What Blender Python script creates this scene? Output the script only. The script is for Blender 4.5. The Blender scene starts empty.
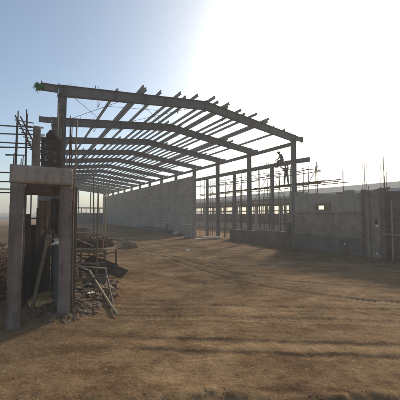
import bpy, bmesh, math, random
import numpy as np
from mathutils import Vector, Matrix
random.seed(7); rng = np.random.default_rng(7)
PI = math.pi; R = math.radians
sc = bpy.context.scene
col = sc.collection

# ------------------------------------------------------------------ render / world
sc.view_settings.view_transform = 'Standard'; sc.view_settings.look = 'None'
sc.view_settings.gamma = 1.0; sc.view_settings.use_curve_mapping = False
sc.view_settings.exposure = 0.25
SUN_EL, SUN_AZ = 29.0, 30.0            # azimuth measured from +Y towards +X
w = bpy.data.worlds.new("World"); sc.world = w; w.use_nodes = True
nt = w.node_tree; bg = nt.nodes['Background']
sky = nt.nodes.new('ShaderNodeTexSky'); sky.sky_type = 'NISHITA'; sky.sun_disc = False
sky.sun_elevation = R(SUN_EL); sky.sun_rotation = R(SUN_AZ)
sky.air_density = 0.85; sky.dust_density = 2.0; sky.ozone_density = 0.35; sky.altitude = 100
tint = nt.nodes.new('ShaderNodeMix'); tint.data_type = 'RGBA'; tint.blend_type = 'MULTIPLY'; tint.inputs[0].default_value = 1
tint.inputs[7].default_value = (.965, 1.005, .955, 1)
nt.links.new(sky.outputs['Color'], tint.inputs[6]); nt.links.new(tint.outputs[2], bg.inputs['Color']); bg.inputs['Strength'].default_value = 0.15

sl = bpy.data.lights.new('sun', 'SUN'); sl.energy = 3.4; sl.angle = R(6.5); sl.color = (1.0, .89, .74)
so = bpy.data.objects.new('sun', sl); col.objects.link(so)
sd = Vector((math.sin(R(SUN_AZ))*math.cos(R(SUN_EL)), math.cos(R(SUN_AZ))*math.cos(R(SUN_EL)), math.sin(R(SUN_EL))))
so.rotation_euler = sd.to_track_quat('Z', 'Y').to_euler(); so.location = sd*100

cam = bpy.data.cameras.new('camera'); co = bpy.data.objects.new('camera', cam); col.objects.link(co)
cam.sensor_width = 36; cam.lens = 36*277.55/400; cam.clip_start = .05; cam.clip_end = 6000
co.location = (0, 0, 2.505); co.rotation_euler = (PI/2 + .05, 0, 0)
sc.camera = co

# ------------------------------------------------------------------ shed coordinates (u across, v along, h up)
TH = .541; CX, CY = -6.368, 12.582
F = Matrix.Translation((CX, CY, 0)) @ Matrix.Rotation(TH, 4, 'Z')
def uvw(u, v, h=0): return F @ Vector((u, v, h))
W_ = 15.615; EAVE = 8.44; RIDGE = 9.34; BAY = 5.0; NF = 14
SLOPE = (RIDGE-EAVE)/(W_/2)

# ------------------------------------------------------------------ materials
def new_mat(name):
    m = bpy.data.materials.new(name); m.use_nodes = True
    return m, m.node_tree.nodes, m.node_tree.links, m.node_tree.nodes['Principled BSDF']
def ramp(n, stops):
    r = n.new('ShaderNodeValToRGB'); e = r.color_ramp.elements
    e[0].position, e[0].color = stops[0][0], (*stops[0][1], 1)
    e[1].position, e[1].color = stops[-1][0], (*stops[-1][1], 1)
    for p, c in stops[1:-1]:
        k = e.new(p); k.color = (*c, 1)
    return r
def noisy(name, c0, c1, scale=3.0, rough=.8, metal=0, bump=.15, detail=6, stretch=(1, 1, 1), spec=.3, c2=None):
    m, n, l, b = new_mat(name)
    tc = n.new('ShaderNodeTexCoord'); mp = n.new('ShaderNodeMapping'); mp.inputs['Scale'].default_value = stretch
    l.new(tc.outputs['Object'], mp.inputs['Vector'])
    t = n.new('ShaderNodeTexNoise'); t.inputs['Scale'].default_value = scale; t.inputs['Detail'].default_value = detail
    t.inputs['Roughness'].default_value = .65
    l.new(mp.outputs[0], t.inputs['Vector'])
    st = [(.3, c0), (.7, c1)] if c2 is None else [(.3, c0), (.55, c1), (.72, c2)]
    r = ramp(n, st); l.new(t.outputs['Fac'], r.inputs['Fac']); l.new(r.outputs['Color'], b.inputs['Base Color'])
    b.inputs['Roughness'].default_value = rough; b.inputs['Metallic'].default_value = metal
    b.inputs['Specular IOR Level'].default_value = spec
    if bump:
        t2 = n.new('ShaderNodeTexNoise'); t2.inputs['Scale'].default_value = scale*7; t2.inputs['Detail'].default_value = 5
        l.new(mp.outputs[0], t2.inputs['Vector'])
        bp = n.new('ShaderNodeBump'); bp.inputs['Strength'].default_value = bump; bp.inputs['Distance'].default_value = .03
        l.new(t2.outputs['Fac'], bp.inputs['Height']); l.new(bp.outputs[0], b.inputs['Normal'])
    return m
def masonry(name, ca, cb, mort, bw, bh, mw=.012, stain=(.5, .5, .5), bump=.5):
    m, n, l, b = new_mat(name)
    tc = n.new('ShaderNodeTexCoord'); sp = n.new('ShaderNodeSeparateXYZ'); l.new(tc.outputs['Object'], sp.inputs[0])
    ad = n.new('ShaderNodeMath'); ad.operation = 'ADD'; l.new(sp.outputs[0], ad.inputs[0]); l.new(sp.outputs[1], ad.inputs[1])
    cm = n.new('ShaderNodeCombineXYZ'); l.new(ad.outputs[0], cm.inputs[0]); l.new(sp.outputs[2], cm.inputs[1])
    wn = n.new('ShaderNodeTexNoise'); wn.inputs['Scale'].default_value = 2.2; l.new(tc.outputs['Object'], wn.inputs['Vector'])
    mixv = n.new('ShaderNodeMix'); mixv.data_type = 'VECTOR'; mixv.inputs[0].default_value = .012
    l.new(cm.outputs[0], mixv.inputs[4]); l.new(wn.outputs['Color'], mixv.inputs[5])
    bt = n.new('ShaderNodeTexBrick'); bt.inputs['Scale'].default_value = 1
    bt.inputs['Brick Width'].default_value = bw; bt.inputs['Row Height'].default_value = bh
    bt.inputs['Mortar Size'].default_value = mw; bt.inputs['Mortar Smooth'].default_value = .3; bt.inputs['Bias'].default_value = 0
    bt.inputs['Color1'].default_value = (*ca, 1); bt.inputs['Color2'].default_value = (*cb, 1); bt.inputs['Mortar'].default_value = (*mort, 1)
    l.new(mixv.outputs[1], bt.inputs['Vector'])
    t = n.new('ShaderNodeTexNoise'); t.inputs['Scale'].default_value = .55; t.inputs['Detail'].default_value = 8; t.inputs['Roughness'].default_value = .7
    l.new(tc.outputs['Object'], t.inputs['Vector'])
    r = ramp(n, [(.32, stain), (.62, (1, 1, 1))]); l.new(t.outputs['Fac'], r.inputs['Fac'])
    mx = n.new('ShaderNodeMix'); mx.data_type = 'RGBA'; mx.blend_type = 'MULTIPLY'; mx.inputs[0].default_value = 1
    l.new(bt.outputs['Color'], mx.inputs[6]); l.new(r.outputs['Color'], mx.inputs[7]); l.new(mx.outputs[2], b.inputs['Base Color'])
    b.inputs['Roughness'].default_value = .92; b.inputs['Specular IOR Level'].default_value = .2
    f = n.new('ShaderNodeTexNoise'); f.inputs['Scale'].default_value = 26; f.inputs['Detail'].default_value = 4; l.new(tc.outputs['Object'], f.inputs['Vector'])
    s = n.new('ShaderNodeMath'); s.operation = 'MULTIPLY_ADD'; s.inputs[1].default_value = -1.0
    l.new(bt.outputs['Fac'], s.inputs[0]); l.new(f.outputs['Fac'], s.inputs[2])
    bp = n.new('ShaderNodeBump'); bp.inputs['Strength'].default_value = bump; bp.inputs['Distance'].default_value = .012
    l.new(s.outputs[0], bp.inputs['Height']); l.new(bp.outputs[0], b.inputs['Normal'])
    return m
def castconc(name, c0, c1, c2, board=.35, streak=.8):
    m = noisy(name, c0, c1, 1.9, .92, 0, 0, c2=c2); n = m.node_tree.nodes; l = m.node_tree.links; b = n['Principled BSDF']
    src = b.inputs['Base Color'].links[0].from_socket; tc = n.new('ShaderNodeTexCoord')
    mp = n.new('ShaderNodeMapping'); mp.inputs['Scale'].default_value = (5.5, 5.5, .45); l.new(tc.outputs['Object'], mp.inputs['Vector'])
    t = n.new('ShaderNodeTexNoise'); t.inputs['Scale'].default_value = 1.5; t.inputs['Detail'].default_value = 6; l.new(mp.outputs[0], t.inputs['Vector'])
    r = ramp(n, [(.36, (.62, .57, .52)), (.56, (1, 1, 1))]); l.new(t.outputs['Fac'], r.inputs['Fac'])
    sp = n.new('ShaderNodeTexNoise'); sp.inputs['Scale'].default_value = 34; sp.inputs['Detail'].default_value = 3; l.new(tc.outputs['Object'], sp.inputs['Vector'])
    r2 = ramp(n, [(.30, (.62, .59, .57)), (.40, (1, 1, 1))]); l.new(sp.outputs['Fac'], r2.inputs['Fac'])
    a = n.new('ShaderNodeMix'); a.data_type = 'RGBA'; a.blend_type = 'MULTIPLY'; a.inputs[0].default_value = streak
    l.new(src, a.inputs[6]); l.new(r.outputs['Color'], a.inputs[7])
    a2 = n.new('ShaderNodeMix'); a2.data_type = 'RGBA'; a2.blend_type = 'MULTIPLY'; a2.inputs[0].default_value = .7
    l.new(a.outputs[2], a2.inputs[6]); l.new(r2.outputs['Color'], a2.inputs[7]); l.new(a2.outputs[2], b.inputs['Base Color'])
    # shutter board lines
    s = n.new('ShaderNodeSeparateXYZ'); l.new(tc.outputs['Object'], s.inputs[0])
    k = n.new('ShaderNodeMath'); k.operation = 'PINGPONG'; k.inputs[1].default_value = .15; l.new(s.outputs[2], k.inputs[0])
    k2 = n.new('ShaderNodeMath'); k2.operation = 'LESS_THAN'; k2.inputs[1].default_value = .006; l.new(k.outputs[0], k2.inputs[0])
    k3 = n.new('ShaderNodeMath'); k3.operation = 'MULTIPLY_ADD'; k3.inputs[1].default_value = board; l.new(k2.outputs[0], k3.inputs[0])
    big = n.new('ShaderNodeTexNoise'); big.inputs['Scale'].default_value = 9; big.inputs['Detail'].default_value = 8; big.inputs['Roughness'].default_value = .7; l.new(tc.outputs['Object'], big.inputs['Vector'])
    k4 = n.new('ShaderNodeMath'); k4.operation = 'MULTIPLY_ADD'; k4.inputs[1].default_value = 1.6; l.new(big.outputs['Fac'], k4.inputs[0]); l.new(r2.outputs['Color'], k4.inputs[2]); l.new(k4.outputs[0], k3.inputs[2])
    bp = n.new('ShaderNodeBump'); bp.inputs['Strength'].default_value = .5; bp.inputs['Distance'].default_value = .012; l.new(k3.outputs[0], bp.inputs['Height']); l.new(bp.outputs[0], b.inputs['Normal'])
    return m
M = dict(
 steel=noisy('red oxide grey primer', (.102, .096, .093), (.148, .14, .134), 2.6, .68, 0, .06, c2=(.225, .15, .11)),
 purlin=noisy('galvanised purlin', (.20, .195, .185), (.33, .32, .305), 2.5, .7, .0, .04),
 rod=noisy('dark rod', (.05, .045, .04), (.10, .08, .07), 6, .7, .2, 0),
 rebar=noisy('rusty rebar', (.07, .045, .032), (.15, .09, .06), 9, .8, .2, .1),
 concrete=castconc('raw concrete', (.15, .113, .092), (.235, .183, .152), (.30, .24, .205)),
 concrete_pale=castconc('dry concrete', (.26, .20, .16), (.38, .31, .255), (.44, .37, .31), .3, .5),
 plaster=castconc('wet brown plaster', (.20, .152, .115), (.30, .232, .18), (.37, .292, .23), .06, .32),
 plinth=castconc('damp plinth render', (.125, .10, .08), (.19, .155, .128), (.24, .20, .165), .06, .32),
 bluegrey=castconc('blue grey render', (.26, .215, .175), (.35, .298, .248), (.41, .352, .295), .06, .32),
 block=masonry('grey blockwork', (.37, .325, .27), (.45, .40, .335), (.22, .192, .162), .62, .22, .018, (.62, .60, .57)),
 blockcol=castconc('wall tie concrete', (.23, .20, .17), (.30, .265, .23), (.35, .31, .27), .06, .32),
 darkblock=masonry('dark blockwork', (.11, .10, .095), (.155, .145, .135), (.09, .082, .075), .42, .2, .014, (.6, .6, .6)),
 brick=masonry('red brickwork', (.17, .108, .08), (.225, .148, .112), (.22, .18, .148), .235, .078, .010, (.55, .5, .5)),
 pole=noisy('old timber pole', (.12, .085, .055), (.25, .18, .115), 4, .85, 0, .3, stretch=(1, 1, .2)),
 bamboo=noisy('dry bamboo', (.26, .19, .11), (.42, .33, .20), 5, .7, 0, .15),
 darkpole=noisy('rusty scaffold tube', (.055, .043, .037), (.12, .09, .072), 5, .65, .3, .1),
 plank=noisy('scaffold plank', (.15, .11, .075), (.30, .225, .15), 3, .88, 0, .3, stretch=(.3, 3, 3)),
 paleplank=noisy('pale plank', (.42, .37, .30), (.60, .55, .47), 3, .85, 0, .2),
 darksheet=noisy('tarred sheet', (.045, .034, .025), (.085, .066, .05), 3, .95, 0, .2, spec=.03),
 jute=noisy('jute cloth', (.14, .085, .05), (.27, .17, .10), 8, .95, 0, .5),
 oldjute=noisy('wet jute', (.035, .024, .018), (.075, .05, .035), 8, .95, 0, .5),
 sack=noisy('cement sack', (.33, .31, .27), (.5, .48, .43), 5, .85, 0, .3),
 yellowpaint=noisy('yellow paint', (.40, .32, .04), (.55, .45, .08), 6, .6, 0, 0),
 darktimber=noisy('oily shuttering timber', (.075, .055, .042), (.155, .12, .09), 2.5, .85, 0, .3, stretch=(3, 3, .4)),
 paper=noisy('white paper bag', (.62, .60, .54), (.80, .78, .72), 6, .8, 0, .3),
 redbrown=noisy('maroon plastic', (.14, .03, .03), (.22, .055, .05), 4, .5, 0, .05),
 straw=noisy('straw', (.46, .29, .11), (.66, .45, .21), 12, .9, 0, .3),
 brush=noisy('dry brush', (.085, .045, .026), (.19, .10, .055), 4, .95, 0, 0, c2=(.33, .22, .12)),
 leaf=noisy('green leaves', (.03, .24, .05), (.06, .46, .12), 5, .6, 0, 0),
 treeleaf=noisy('far foliage', (.035, .045, .025), (.09, .10, .055), 1.5, .9, 0, 0),
 bark=noisy('bark', (.06, .045, .03), (.12, .09, .06), 6, .95, 0, .3),
 brickpc=noisy('loose brick', (.10, .055, .038), (.19, .105, .07), 6, .92, 0, .4),
 rubble=noisy('rubble', (.085, .055, .034), (.17, .112, .07), 3, .95, 0, .4, c2=(.29, .215, .15)), oldbrick=noisy('sooty brick', (.05, .033, .026), (.10, .066, .048), 6, .95, 0, .4),
 clod=noisy('soil clod', (.15, .095, .055), (.28, .19, .11), 5, .97, 0, .3),
 roof=noisy('roof sheet', (.22, .215, .205), (.30, .295, .28), .9, .9, 0, 0, spec=.1),
 bluesheet=noisy('blue grey sheet', (.10, .115, .145), (.16, .18, .215), .8, .7, 0, .05),
 palesheet=noisy('pale blue fascia', (.38, .39, .40), (.48, .49, .49), .6, .6, 0, 0),
 tanpost=noisy('tan column render', (.27, .225, .18), (.38, .32, .26), 1.5, .9, 0, .2),
 white=noisy('white lime wash', (.62, .62, .60), (.78, .78, .75), .7, .9, 0, 0),
 skin=noisy('skin', (.16, .085, .055), (.22, .12, .08), 5, .6, 0, 0),
 cloth1=noisy('grey shirt', (.06, .06, .068), (.10, .10, .11), 8, .95, 0, .1),
 cloth2=noisy('dark trousers', (.03, .032, .04), (.055, .057, .068), 8, .95, 0, .1),
 cloth3=noisy('brown shirt', (.10, .07, .05), (.16, .115, .085), 8, .95, 0, .1),
 hair=noisy('black hair', (.012, .011, .01), (.025, .022, .02), 20, .7, 0, .2),
)

# ------------------------------------------------------------------ mesh helpers
class MB:
    def __init__(s): s.v = []; s.f = []
    def add(s, vs, fs):
        o = len(s.v); s.v += [tuple(p) for p in vs]; s.f += [tuple(i+o for i in f) for f in fs]
    def box(s, a, b):
        x0, y0, z0 = a; x1, y1, z1 = b
        s.add([(x0,y0,z0),(x1,y0,z0),(x1,y1,z0),(x0,y1,z0),(x0,y0,z1),(x1,y0,z1),(x1,y1,z1),(x0,y1,z1)],
              [(0,3,2,1),(4,5,6,7),(0,1,5,4),(1,2,6,5),(2,3,7,6),(3,0,4,7)])
    def extrude(s, prof, p0, p1, up=(0,0,1)):
        p0 = Vector(p0); p1 = Vector(p1); d = (p1-p0).normalized(); up = Vector(up)
        x = d.cross(up).normalized(); z = x.cross(d).normalized()
        n = len(prof)
        vs = [p0 + x*a + z*b for a, b in prof] + [p1 + x*a + z*b for a, b in prof]
        s.add(vs, [(i, (i+1) % n, n+(i+1) % n, n+i) for i in range(n)] + [tuple(range(n-1, -1, -1)), tuple(range(n, 2*n))])
    def bar(s, p0, p1, wd, ht, up=(0,0,1)):
        a, b = wd/2, ht/2; s.extrude([(-a,-b),(a,-b),(a,b),(-a,b)], p0, p1, up)
    def ibeam(s, p0, p1, depth, fl, tw=.012, tf=.016, up=(0,0,1)):
        h = depth/2; a = fl/2; t = tw/2
        s.extrude([(-a,-h),(a,-h),(a,-h+tf),(t,-h+tf),(t,h-tf),(a,h-tf),(a,h),(-a,h),(-a,h-tf),(-t,h-tf),(-t,-h+tf),(-a,-h+tf)], p0, p1, up)
    def zbar(s, p0, p1, depth=.135, fl=.05, t=.008, up=(0,0,1)):
        h = depth
        s.extrude([(-t,0),(fl,0),(fl,t),(0,t),(0,h),(-fl,h),(-fl,h-t),(-t,h-t)], p0, p1, up)
    def tube(s, pts, r, n=8, r1=None, wob=0):
        pts = [Vector(p) for p in pts]; r1 = r if r1 is None else r1; rings = []; L = len(pts)
        for i, p in enumerate(pts):
            d = (pts[min(i+1, L-1)]-pts[max(i-1, 0)]).normalized()
            up = Vector((0,0,1)) if abs(d.z) < .9 else Vector((1,0,0))
            x = d.cross(up).normalized(); y = d.cross(x); rr = r+(r1-r)*i/(L-1)
            rings.append([p + (x*math.cos(2*PI*k/n)+y*math.sin(2*PI*k/n))*rr*(1+random.uniform(-wob, wob)) for k in range(n)])
        fs = []
        for i in range(L-1):
            for k in range(n):
                a = i*n+k; b = i*n+(k+1) % n; fs.append((a, b, b+n, a+n))
        fs += [tuple(range(n-1, -1, -1)), tuple(range((L-1)*n, L*n))]
        s.add([q for g in rings for q in g], fs)
    def pole(s, p0, p1, r, n=8, bend=.01, segs=6, taper=.8):
        p0 = Vector(p0); p1 = Vector(p1); L = (p1-p0).length; pts = []
        o = Vector((random.uniform(-1, 1), random.uniform(-1, 1), random.uniform(-.4, .4)))*bend*L
        for i in range(segs+1):
            t = i/segs; pts.append(p0.lerp(p1, t)+o*math.sin(PI*t)+Vector((random.uniform(-1,1), random.uniform(-1,1), 0))*bend*L*.12*(0 < i < segs))
        s.tube(pts, r, n, r*taper, .04)
    def build(s, name, mat, parent=None, loc=(0,0,0), rot=0, smooth=False):
        me = bpy.data.meshes.new(name); me.from_pydata(s.v, [], s.f); me.validate(); me.update()
        bm = bmesh.new(); bm.from_mesh(me); bmesh.ops.recalc_face_normals(bm, faces=bm.faces); bm.to_mesh(me); bm.free()
        if smooth:
            for p in me.polygons: p.use_smooth = True
        o = bpy.data.objects.new(name, me); col.objects.link(o)
        o.location = loc; o.rotation_euler = (0, 0, rot)
        if mat: me.materials.append(M[mat] if isinstance(mat, str) else mat)
        if parent: o.parent = parent
        return o
def bevel(o, wdt=.01, seg=2):
    m = o.modifiers.new('bevel', 'BEVEL'); m.width = wdt; m.segments = seg; m.limit_method = 'ANGLE'; m.angle_limit = R(40)
    return o
def tag(o, label=None, cat=None, group=None, kind=None):
    if label: o['label'] = label
    if cat: o['category'] = cat
    if group: o['group'] = group
    if kind: o['kind'] = kind
    return o
def thing(name, label, cat, loc=(0,0,0), rot=0, group=None):
    o = bpy.data.objects.new(name, None); col.objects.link(o); o.location = loc; o.rotation_euler = (0,0,rot)
    o.empty_display_size = .2
    return tag(o, label, cat, group)
def box(name, a, b, mat, parent=None, bv=.008, **k):
    m = MB(); m.box(a, b); o = m.build(name, mat, parent, **k)
    return bevel(o, bv) if bv else o
from mathutils import noise as mnoise
def rough_box(name, a, b, mat, parent, amp=.0035, seg=.09):
    bm = bmesh.new(); x0, y0, z0 = a; x1, y1, z1 = b; bmesh.ops.create_cube(bm, size=1)
    for v in bm.verts: v.co = ((x0+x1)/2+v.co.x*(x1-x0), (y0+y1)/2+v.co.y*(y1-y0), (z0+z1)/2+v.co.z*(z1-z0))
    bmesh.ops.bevel(bm, geom=list(bm.edges), offset=.008, segments=2, affect='EDGES')
    for ax, lo, hi in ((0, x0, x1), (1, y0, y1), (2, z0, z1)):
        for i in range(1, int((hi-lo)/seg)+1):
            co = [0, 0, 0]; co[ax] = lo+i*(hi-lo)/(int((hi-lo)/seg)+1); no = [0, 0, 0]; no[ax] = 1
            bmesh.ops.bisect_plane(bm, geom=bm.verts[:]+bm.edges[:]+bm.faces[:], plane_co=co, plane_no=no)
    for v in bm.verts:
        p = v.co*7+Vector((seedc(name), a[0]*3, a[1]*5)); n1 = mnoise.noise_vector(p); n2 = mnoise.noise(v.co*2.3)
        edge = sum(min(abs(c-l_), abs(c-h_)) < .02 for c, l_, h_ in zip(v.co, a, b))
        v.co += n1*amp*(1+1.2*(edge > 1))+Vector((n2, -n2, 0))*amp*.7
    me = bpy.data.meshes.new(name); bm.to_mesh(me); bm.free(); o = bpy.data.objects.new(name, me); col.objects.link(o); o.parent = parent
    for q in me.polygons: q.use_smooth = True
    me.materials.append(M[mat]); return o
def seedc(nm): return sum(map(ord, nm)) % 17
def blob(rx, ry, rz, sub=2, amp=.15, seed=0, flat=True):
    bm = bmesh.new(); bmesh.ops.create_icosphere(bm, subdivisions=sub, radius=1)
    rs = np.random.default_rng(seed); k = rs.normal(size=(5, 3))*1.6; ph = rs.uniform(0, 6, 5)
    vs = []
    for v in bm.verts:
        p = np.array(v.co); f = 1+amp*sum(math.sin(float(k[i] @ p)+ph[i]) for i in range(5))/2.2
        vs.append((p[0]*rx*f, p[1]*ry*f, p[2]*rz*f))
    fs = [tuple(q.index for q in f.verts) for f in bm.faces]; bm.free()
    return vs, fs

# ------------------------------------------------------------------ ground
def vnoise(x, y, s, seed):
    r = np.random.default_rng(seed); T = r.random((256, 256)); x = x/s; y = y/s
    xi = np.floor(x).astype(int); yi = np.floor(y).astype(int); fx = x-xi; fy = y-yi
    fx = fx*fx*(3-2*fx); fy = fy*fy*(3-2*fy)
    g = lambda a, b: T[a % 256, b % 256]
    return (g(xi,yi)*(1-fx)+g(xi+1,yi)*fx)*(1-fy)+(g(xi,yi+1)*(1-fx)+g(xi+1,yi+1)*fx)*fy-.5
def axis(segs):
    out = []
    for a, b, st in segs: out.append(np.arange(a, b-1e-6, st))
    return np.concatenate(out+[np.array([segs[-1][1]])])
gx = axis([(-4000,-400,600),(-400,-60,40),(-60,-16,2),(-16,-7,.25),(-7,10,.035),(10,18,.16),(18,60,1.5),(60,400,40),(400,4000,600)])
gy = axis([(-400,-20,40),(-20,2,.8),(2,8.5,.03),(8.5,14,.06),(14,30,.16),(30,90,1),(90,400,30),(400,4000,600)])
X, Y = np.meshgrid(gx, gy, indexing='xy')
U = (X-CX)*math.cos(TH)+(Y-CY)*math.sin(TH); V = -(X-CX)*math.sin(TH)+(Y-CY)*math.cos(TH)
near = np.clip(1-(np.hypot(X, Y)-25)/40, 0, 1)
Z = near*(.06*vnoise(X, Y, 5.5, 1)+.035*vnoise(X, Y, 1.6, 2)+.03*vnoise(X*.6, Y, .5, 3)+.018*vnoise(X, Y, .19, 4)+.010*vnoise(X, Y, .08, 5))
sm = lambda t: 1/(1+np.exp(-np.clip(t, -40, 40)))
wear_shade = np.zeros_like(X)
# the site road crossing in front: stepped ruts pressed by lorries
wob = .10*vnoise(X, Y*0, 1.7, 11)+.05*vnoise(X, Y*0, .45, 12)
fade = sm((X+1.6)*2.2)
for yc, dp, sl_ in ((5.72, .035, 26), (5.28, .045, 30)):
    Z += -dp*(1-sm((Y-yc+.045*X-wob)*sl_*2))*np.exp(-np.clip(yc-.045*X+wob-Y, 0, 9)/.45)*fade
b_ = np.exp(-((Y-5.52+.045*X-wob)/.15)**2)*fade; wear_shade += 1.1*b_
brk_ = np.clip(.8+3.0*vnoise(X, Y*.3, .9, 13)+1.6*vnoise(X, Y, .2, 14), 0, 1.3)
for yc in (5.74, 5.29): wear_shade -= .75*fade*brk_*np.exp(-((Y-yc+.045*X-wob-.04*vnoise(X, X*0, .3, int(yc*10)))/.03)**2)  # broken dark lines: shade of the rut steps painted into the soil colour
wear_shade -= .9*np.clip(.4+2.5*vnoise(X, Y*.4, .7, 15), 0, 1)*np.exp(-((Y-4.12-.12*vnoise(X, X*0, .8, 21))/.10)**2)*(.5+.5*sm((X+.3)*3))  # darker broken band along the foreground lip, stronger to the right
# the crusty lip in the foreground: clods along its edge, falling away towards the viewer
lip = 3.90+.10*vnoise(X, X*0, .8, 21)+.09*vnoise(X, X*0, .22, 22)-.03*X*(X < 0)
Z += .07*np.exp(-((Y-lip-.05)/.12)**2)*(vnoise(X, Y, .15, 23)+.6)*(.35+.65*sm((X-.2)*3))
Z += -.06*(1-sm((Y-lip)*22))*(.25+.75*sm((X-.0)*3))
# wheel tracks swinging from the road into the shed
def track(pts, wd, dp, wr):
    global Z, wear_shade
    pts = np.array(pts, float); t = np.linspace(0, 1, 60)
    k = np.linspace(0, 1, len(pts)); px = np.interp(t, k, pts[:,0]); py = np.interp(t, k, pts[:,1])
    for _ in range(6):
        px[1:-1] = (px[:-2]+2*px[1:-1]+px[2:])/4; py[1:-1] = (py[:-2]+2*py[1:-1]+py[2:])/4
    m = (np.hypot(X, Y) < 70); xs, ys = X[m], Y[m]
    d = np.full(xs.shape, 9e9); sal = np.zeros(xs.shape); acc = 0.
    for a in range(59):
        ax, ay, bx, by = px[a], py[a], px[a+1], py[a+1]; dx, dy = bx-ax, by-ay
        q = np.clip(((xs-ax)*dx+(ys-ay)*dy)/(dx*dx+dy*dy+1e-9), 0, 1)
        dd = np.hypot(xs-ax-q*dx, ys-ay-q*dy); L_ = math.hypot(dx, dy); sal = np.where(dd < d, acc+q*L_, sal); d = np.minimum(d, dd); acc += L_
    g = np.exp(-(d/wd)**4); e = np.exp(-((d-wd*1.25)/(wd*.35))**2)
    tread = np.clip(np.sin(2*PI*(sal+.35*d)/.15)*2, -1, 1)*np.clip(.5+2.2*vnoise(xs, ys, .9, 41), 0, 1)*near[m]
    Z[m] += -dp*g+dp*.6*e+.006*g*tread; wear_shade[m] += .8*wr*g+.10*g*tread
for off in (0, 1.7):
    track([(9+off*.3, 7.5+off), (4.5, 8.2+off), (1.5-off*.1, 10.2+off), (-1.2-off*.3, 14.5+off), (-6.5, 24+off*.7), (-16, 40), (-26, 56)], .17, .035, .8)
    track([(14, 13.0+off), (8, 12.2+off*.9), (3, 13.5+off), (-.5, 17+off), (-6, 27+off*.5), (-15, 42), (-24, 58)], .2, .03, .7)
    track([(-9, 6.6+off*.6), (-3, 6.9+off*.5), (2, 6.7+off*.5), (7, 6.4+off*.5), (14, 5.6+off*.5)], .15, .02, .5)
# low lips of spoil along the wall feet
Z += .10*np.exp(-((U-W_+.5)/.5)**2)*((V > -9) & (V < 62))*(.5+vnoise(X, Y, .9, 31))
Z += .22*np.exp(-((X+3.4)/.85)**2-((Y-8.0)/1.5)**2)*(.8+.5*vnoise(X, Y, .3, 33))
Z = np.where((np.hypot(X, Y) > 90), 0, Z)
ny, nx = X.shape
me = bpy.data.meshes.new('ground')
me.vertices.add(nx*ny); me.vertices.foreach_set('co', np.stack([X, Y, Z], -1).ravel())
idx = np.arange(nx*ny).reshape(ny, nx)
q = np.stack([idx[:-1,:-1], idx[:-1,1:], idx[1:,1:], idx[1:,:-1]], -1).reshape(-1, 4)
me.loops.add(q.size); me.loops.foreach_set('vertex_index', q.ravel().astype(np.int32))
me.polygons.add(len(q)); me.polygons.foreach_set('loop_start', (np.arange(len(q))*4).astype(np.int32))
me.update(calc_edges=True); me.polygons.foreach_set('use_smooth', np.ones(len(q), bool))
at = me.attributes.new('wear_shade', 'FLOAT', 'POINT'); at.data.foreach_set('value', np.clip(wear_shade, -1, 1).ravel().astype(np.float32))
ground = bpy.data.objects.new('ground', me); col.objects.link(ground); ground['kind'] = 'structure'
def gz(x, y):
    i = int(np.clip(np.searchsorted(gx, x), 1, nx-1)); j = int(np.clip(np.searchsorted(gy, y), 1, ny-1)); return float(Z[j, i])
m, n, l, b = new_mat('site soil')
tc = n.new('ShaderNodeTexCoord')
def nz(scale, det, stretch, rough=.6):
    mp = n.new('ShaderNodeMapping'); mp.inputs['Scale'].default_value = stretch; l.new(tc.outputs['Object'], mp.inputs['Vector'])
    t = n.new('ShaderNodeTexNoise'); t.inputs['Scale'].default_value = scale; t.inputs['Detail'].default_value = det; t.inputs['Roughness'].default_value = rough
    l.new(mp.outputs[0], t.inputs['Vector']); return t
big = nz(.28, 8, (1, 1.4, 1), .62); mid = nz(1.3, 9, (.75, 1.2, 1), .72); fine = nz(22, 6, (.9, 1, 1), .75); grit = nz(90, 3, (1, 1, 1))
def mth(op, a, b_=None, c=None):
    k = n.new('ShaderNodeMath'); k.operation = op
    for i, s_ in enumerate((a, b_, c)):
        if s_ is None: continue
        if isinstance(s_, (int, float)): k.inputs[i].default_value = s_
        else: l.new(s_, k.inputs[i])
    return k.outputs[0]
at_ = n.new('ShaderNodeAttribute'); at_.attribute_name = 'wear_shade'
v_ = mth('MULTIPLY_ADD', mid.outputs['Fac'], .55, mth('MULTIPLY', big.outputs['Fac'], .45))
v_ = mth('MULTIPLY_ADD', fine.outputs['Fac'], .34, mth('SUBTRACT', v_, .17))
pat = nz(5.5, 8, (.85, 1.1, 1), .75); v_ = mth('MULTIPLY_ADD', pat.outputs['Fac'], .34, mth('SUBTRACT', v_, .17))
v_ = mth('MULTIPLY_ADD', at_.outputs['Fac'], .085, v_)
v_ = mth('MULTIPLY_ADD', grit.outputs['Fac'], .22, mth('SUBTRACT', v_, .11))
vo = n.new('ShaderNodeTexVoronoi'); vo.inputs['Scale'].default_value = 38; l.new(tc.outputs['Object'], vo.inputs['Vector'])
vo2 = n.new('ShaderNodeTexVoronoi'); vo2.inputs['Scale'].default_value = 15; l.new(tc.outputs['Object'], vo2.inputs['Vector'])
sx = n.new('ShaderNodeSeparateColor'); l.new(vo.outputs['Color'], sx.inputs[0])
sel = mth('MULTIPLY', mth('GREATER_THAN', sx.outputs[0], .86), mth('LESS_THAN', vo.outputs['Distance'], .36))     # small stones set in the soil
v_ = mth('MULTIPLY_ADD', mth('MULTIPLY', sel, mth('SUBTRACT', sx.outputs[1], .4)), .30, v_)
rp = ramp(n, [(.33, (.085, .050, .026)), (.43, (.165, .100, .051)), (.53, (.25, .160, .083)), (.66, (.39, .262, .142))])
l.new(v_, rp.inputs['Fac']); l.new(rp.outputs['Color'], b.inputs['Base Color'])
b.inputs['Roughness'].default_value = 1; b.inputs['Specular IOR Level'].default_value = .05
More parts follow.
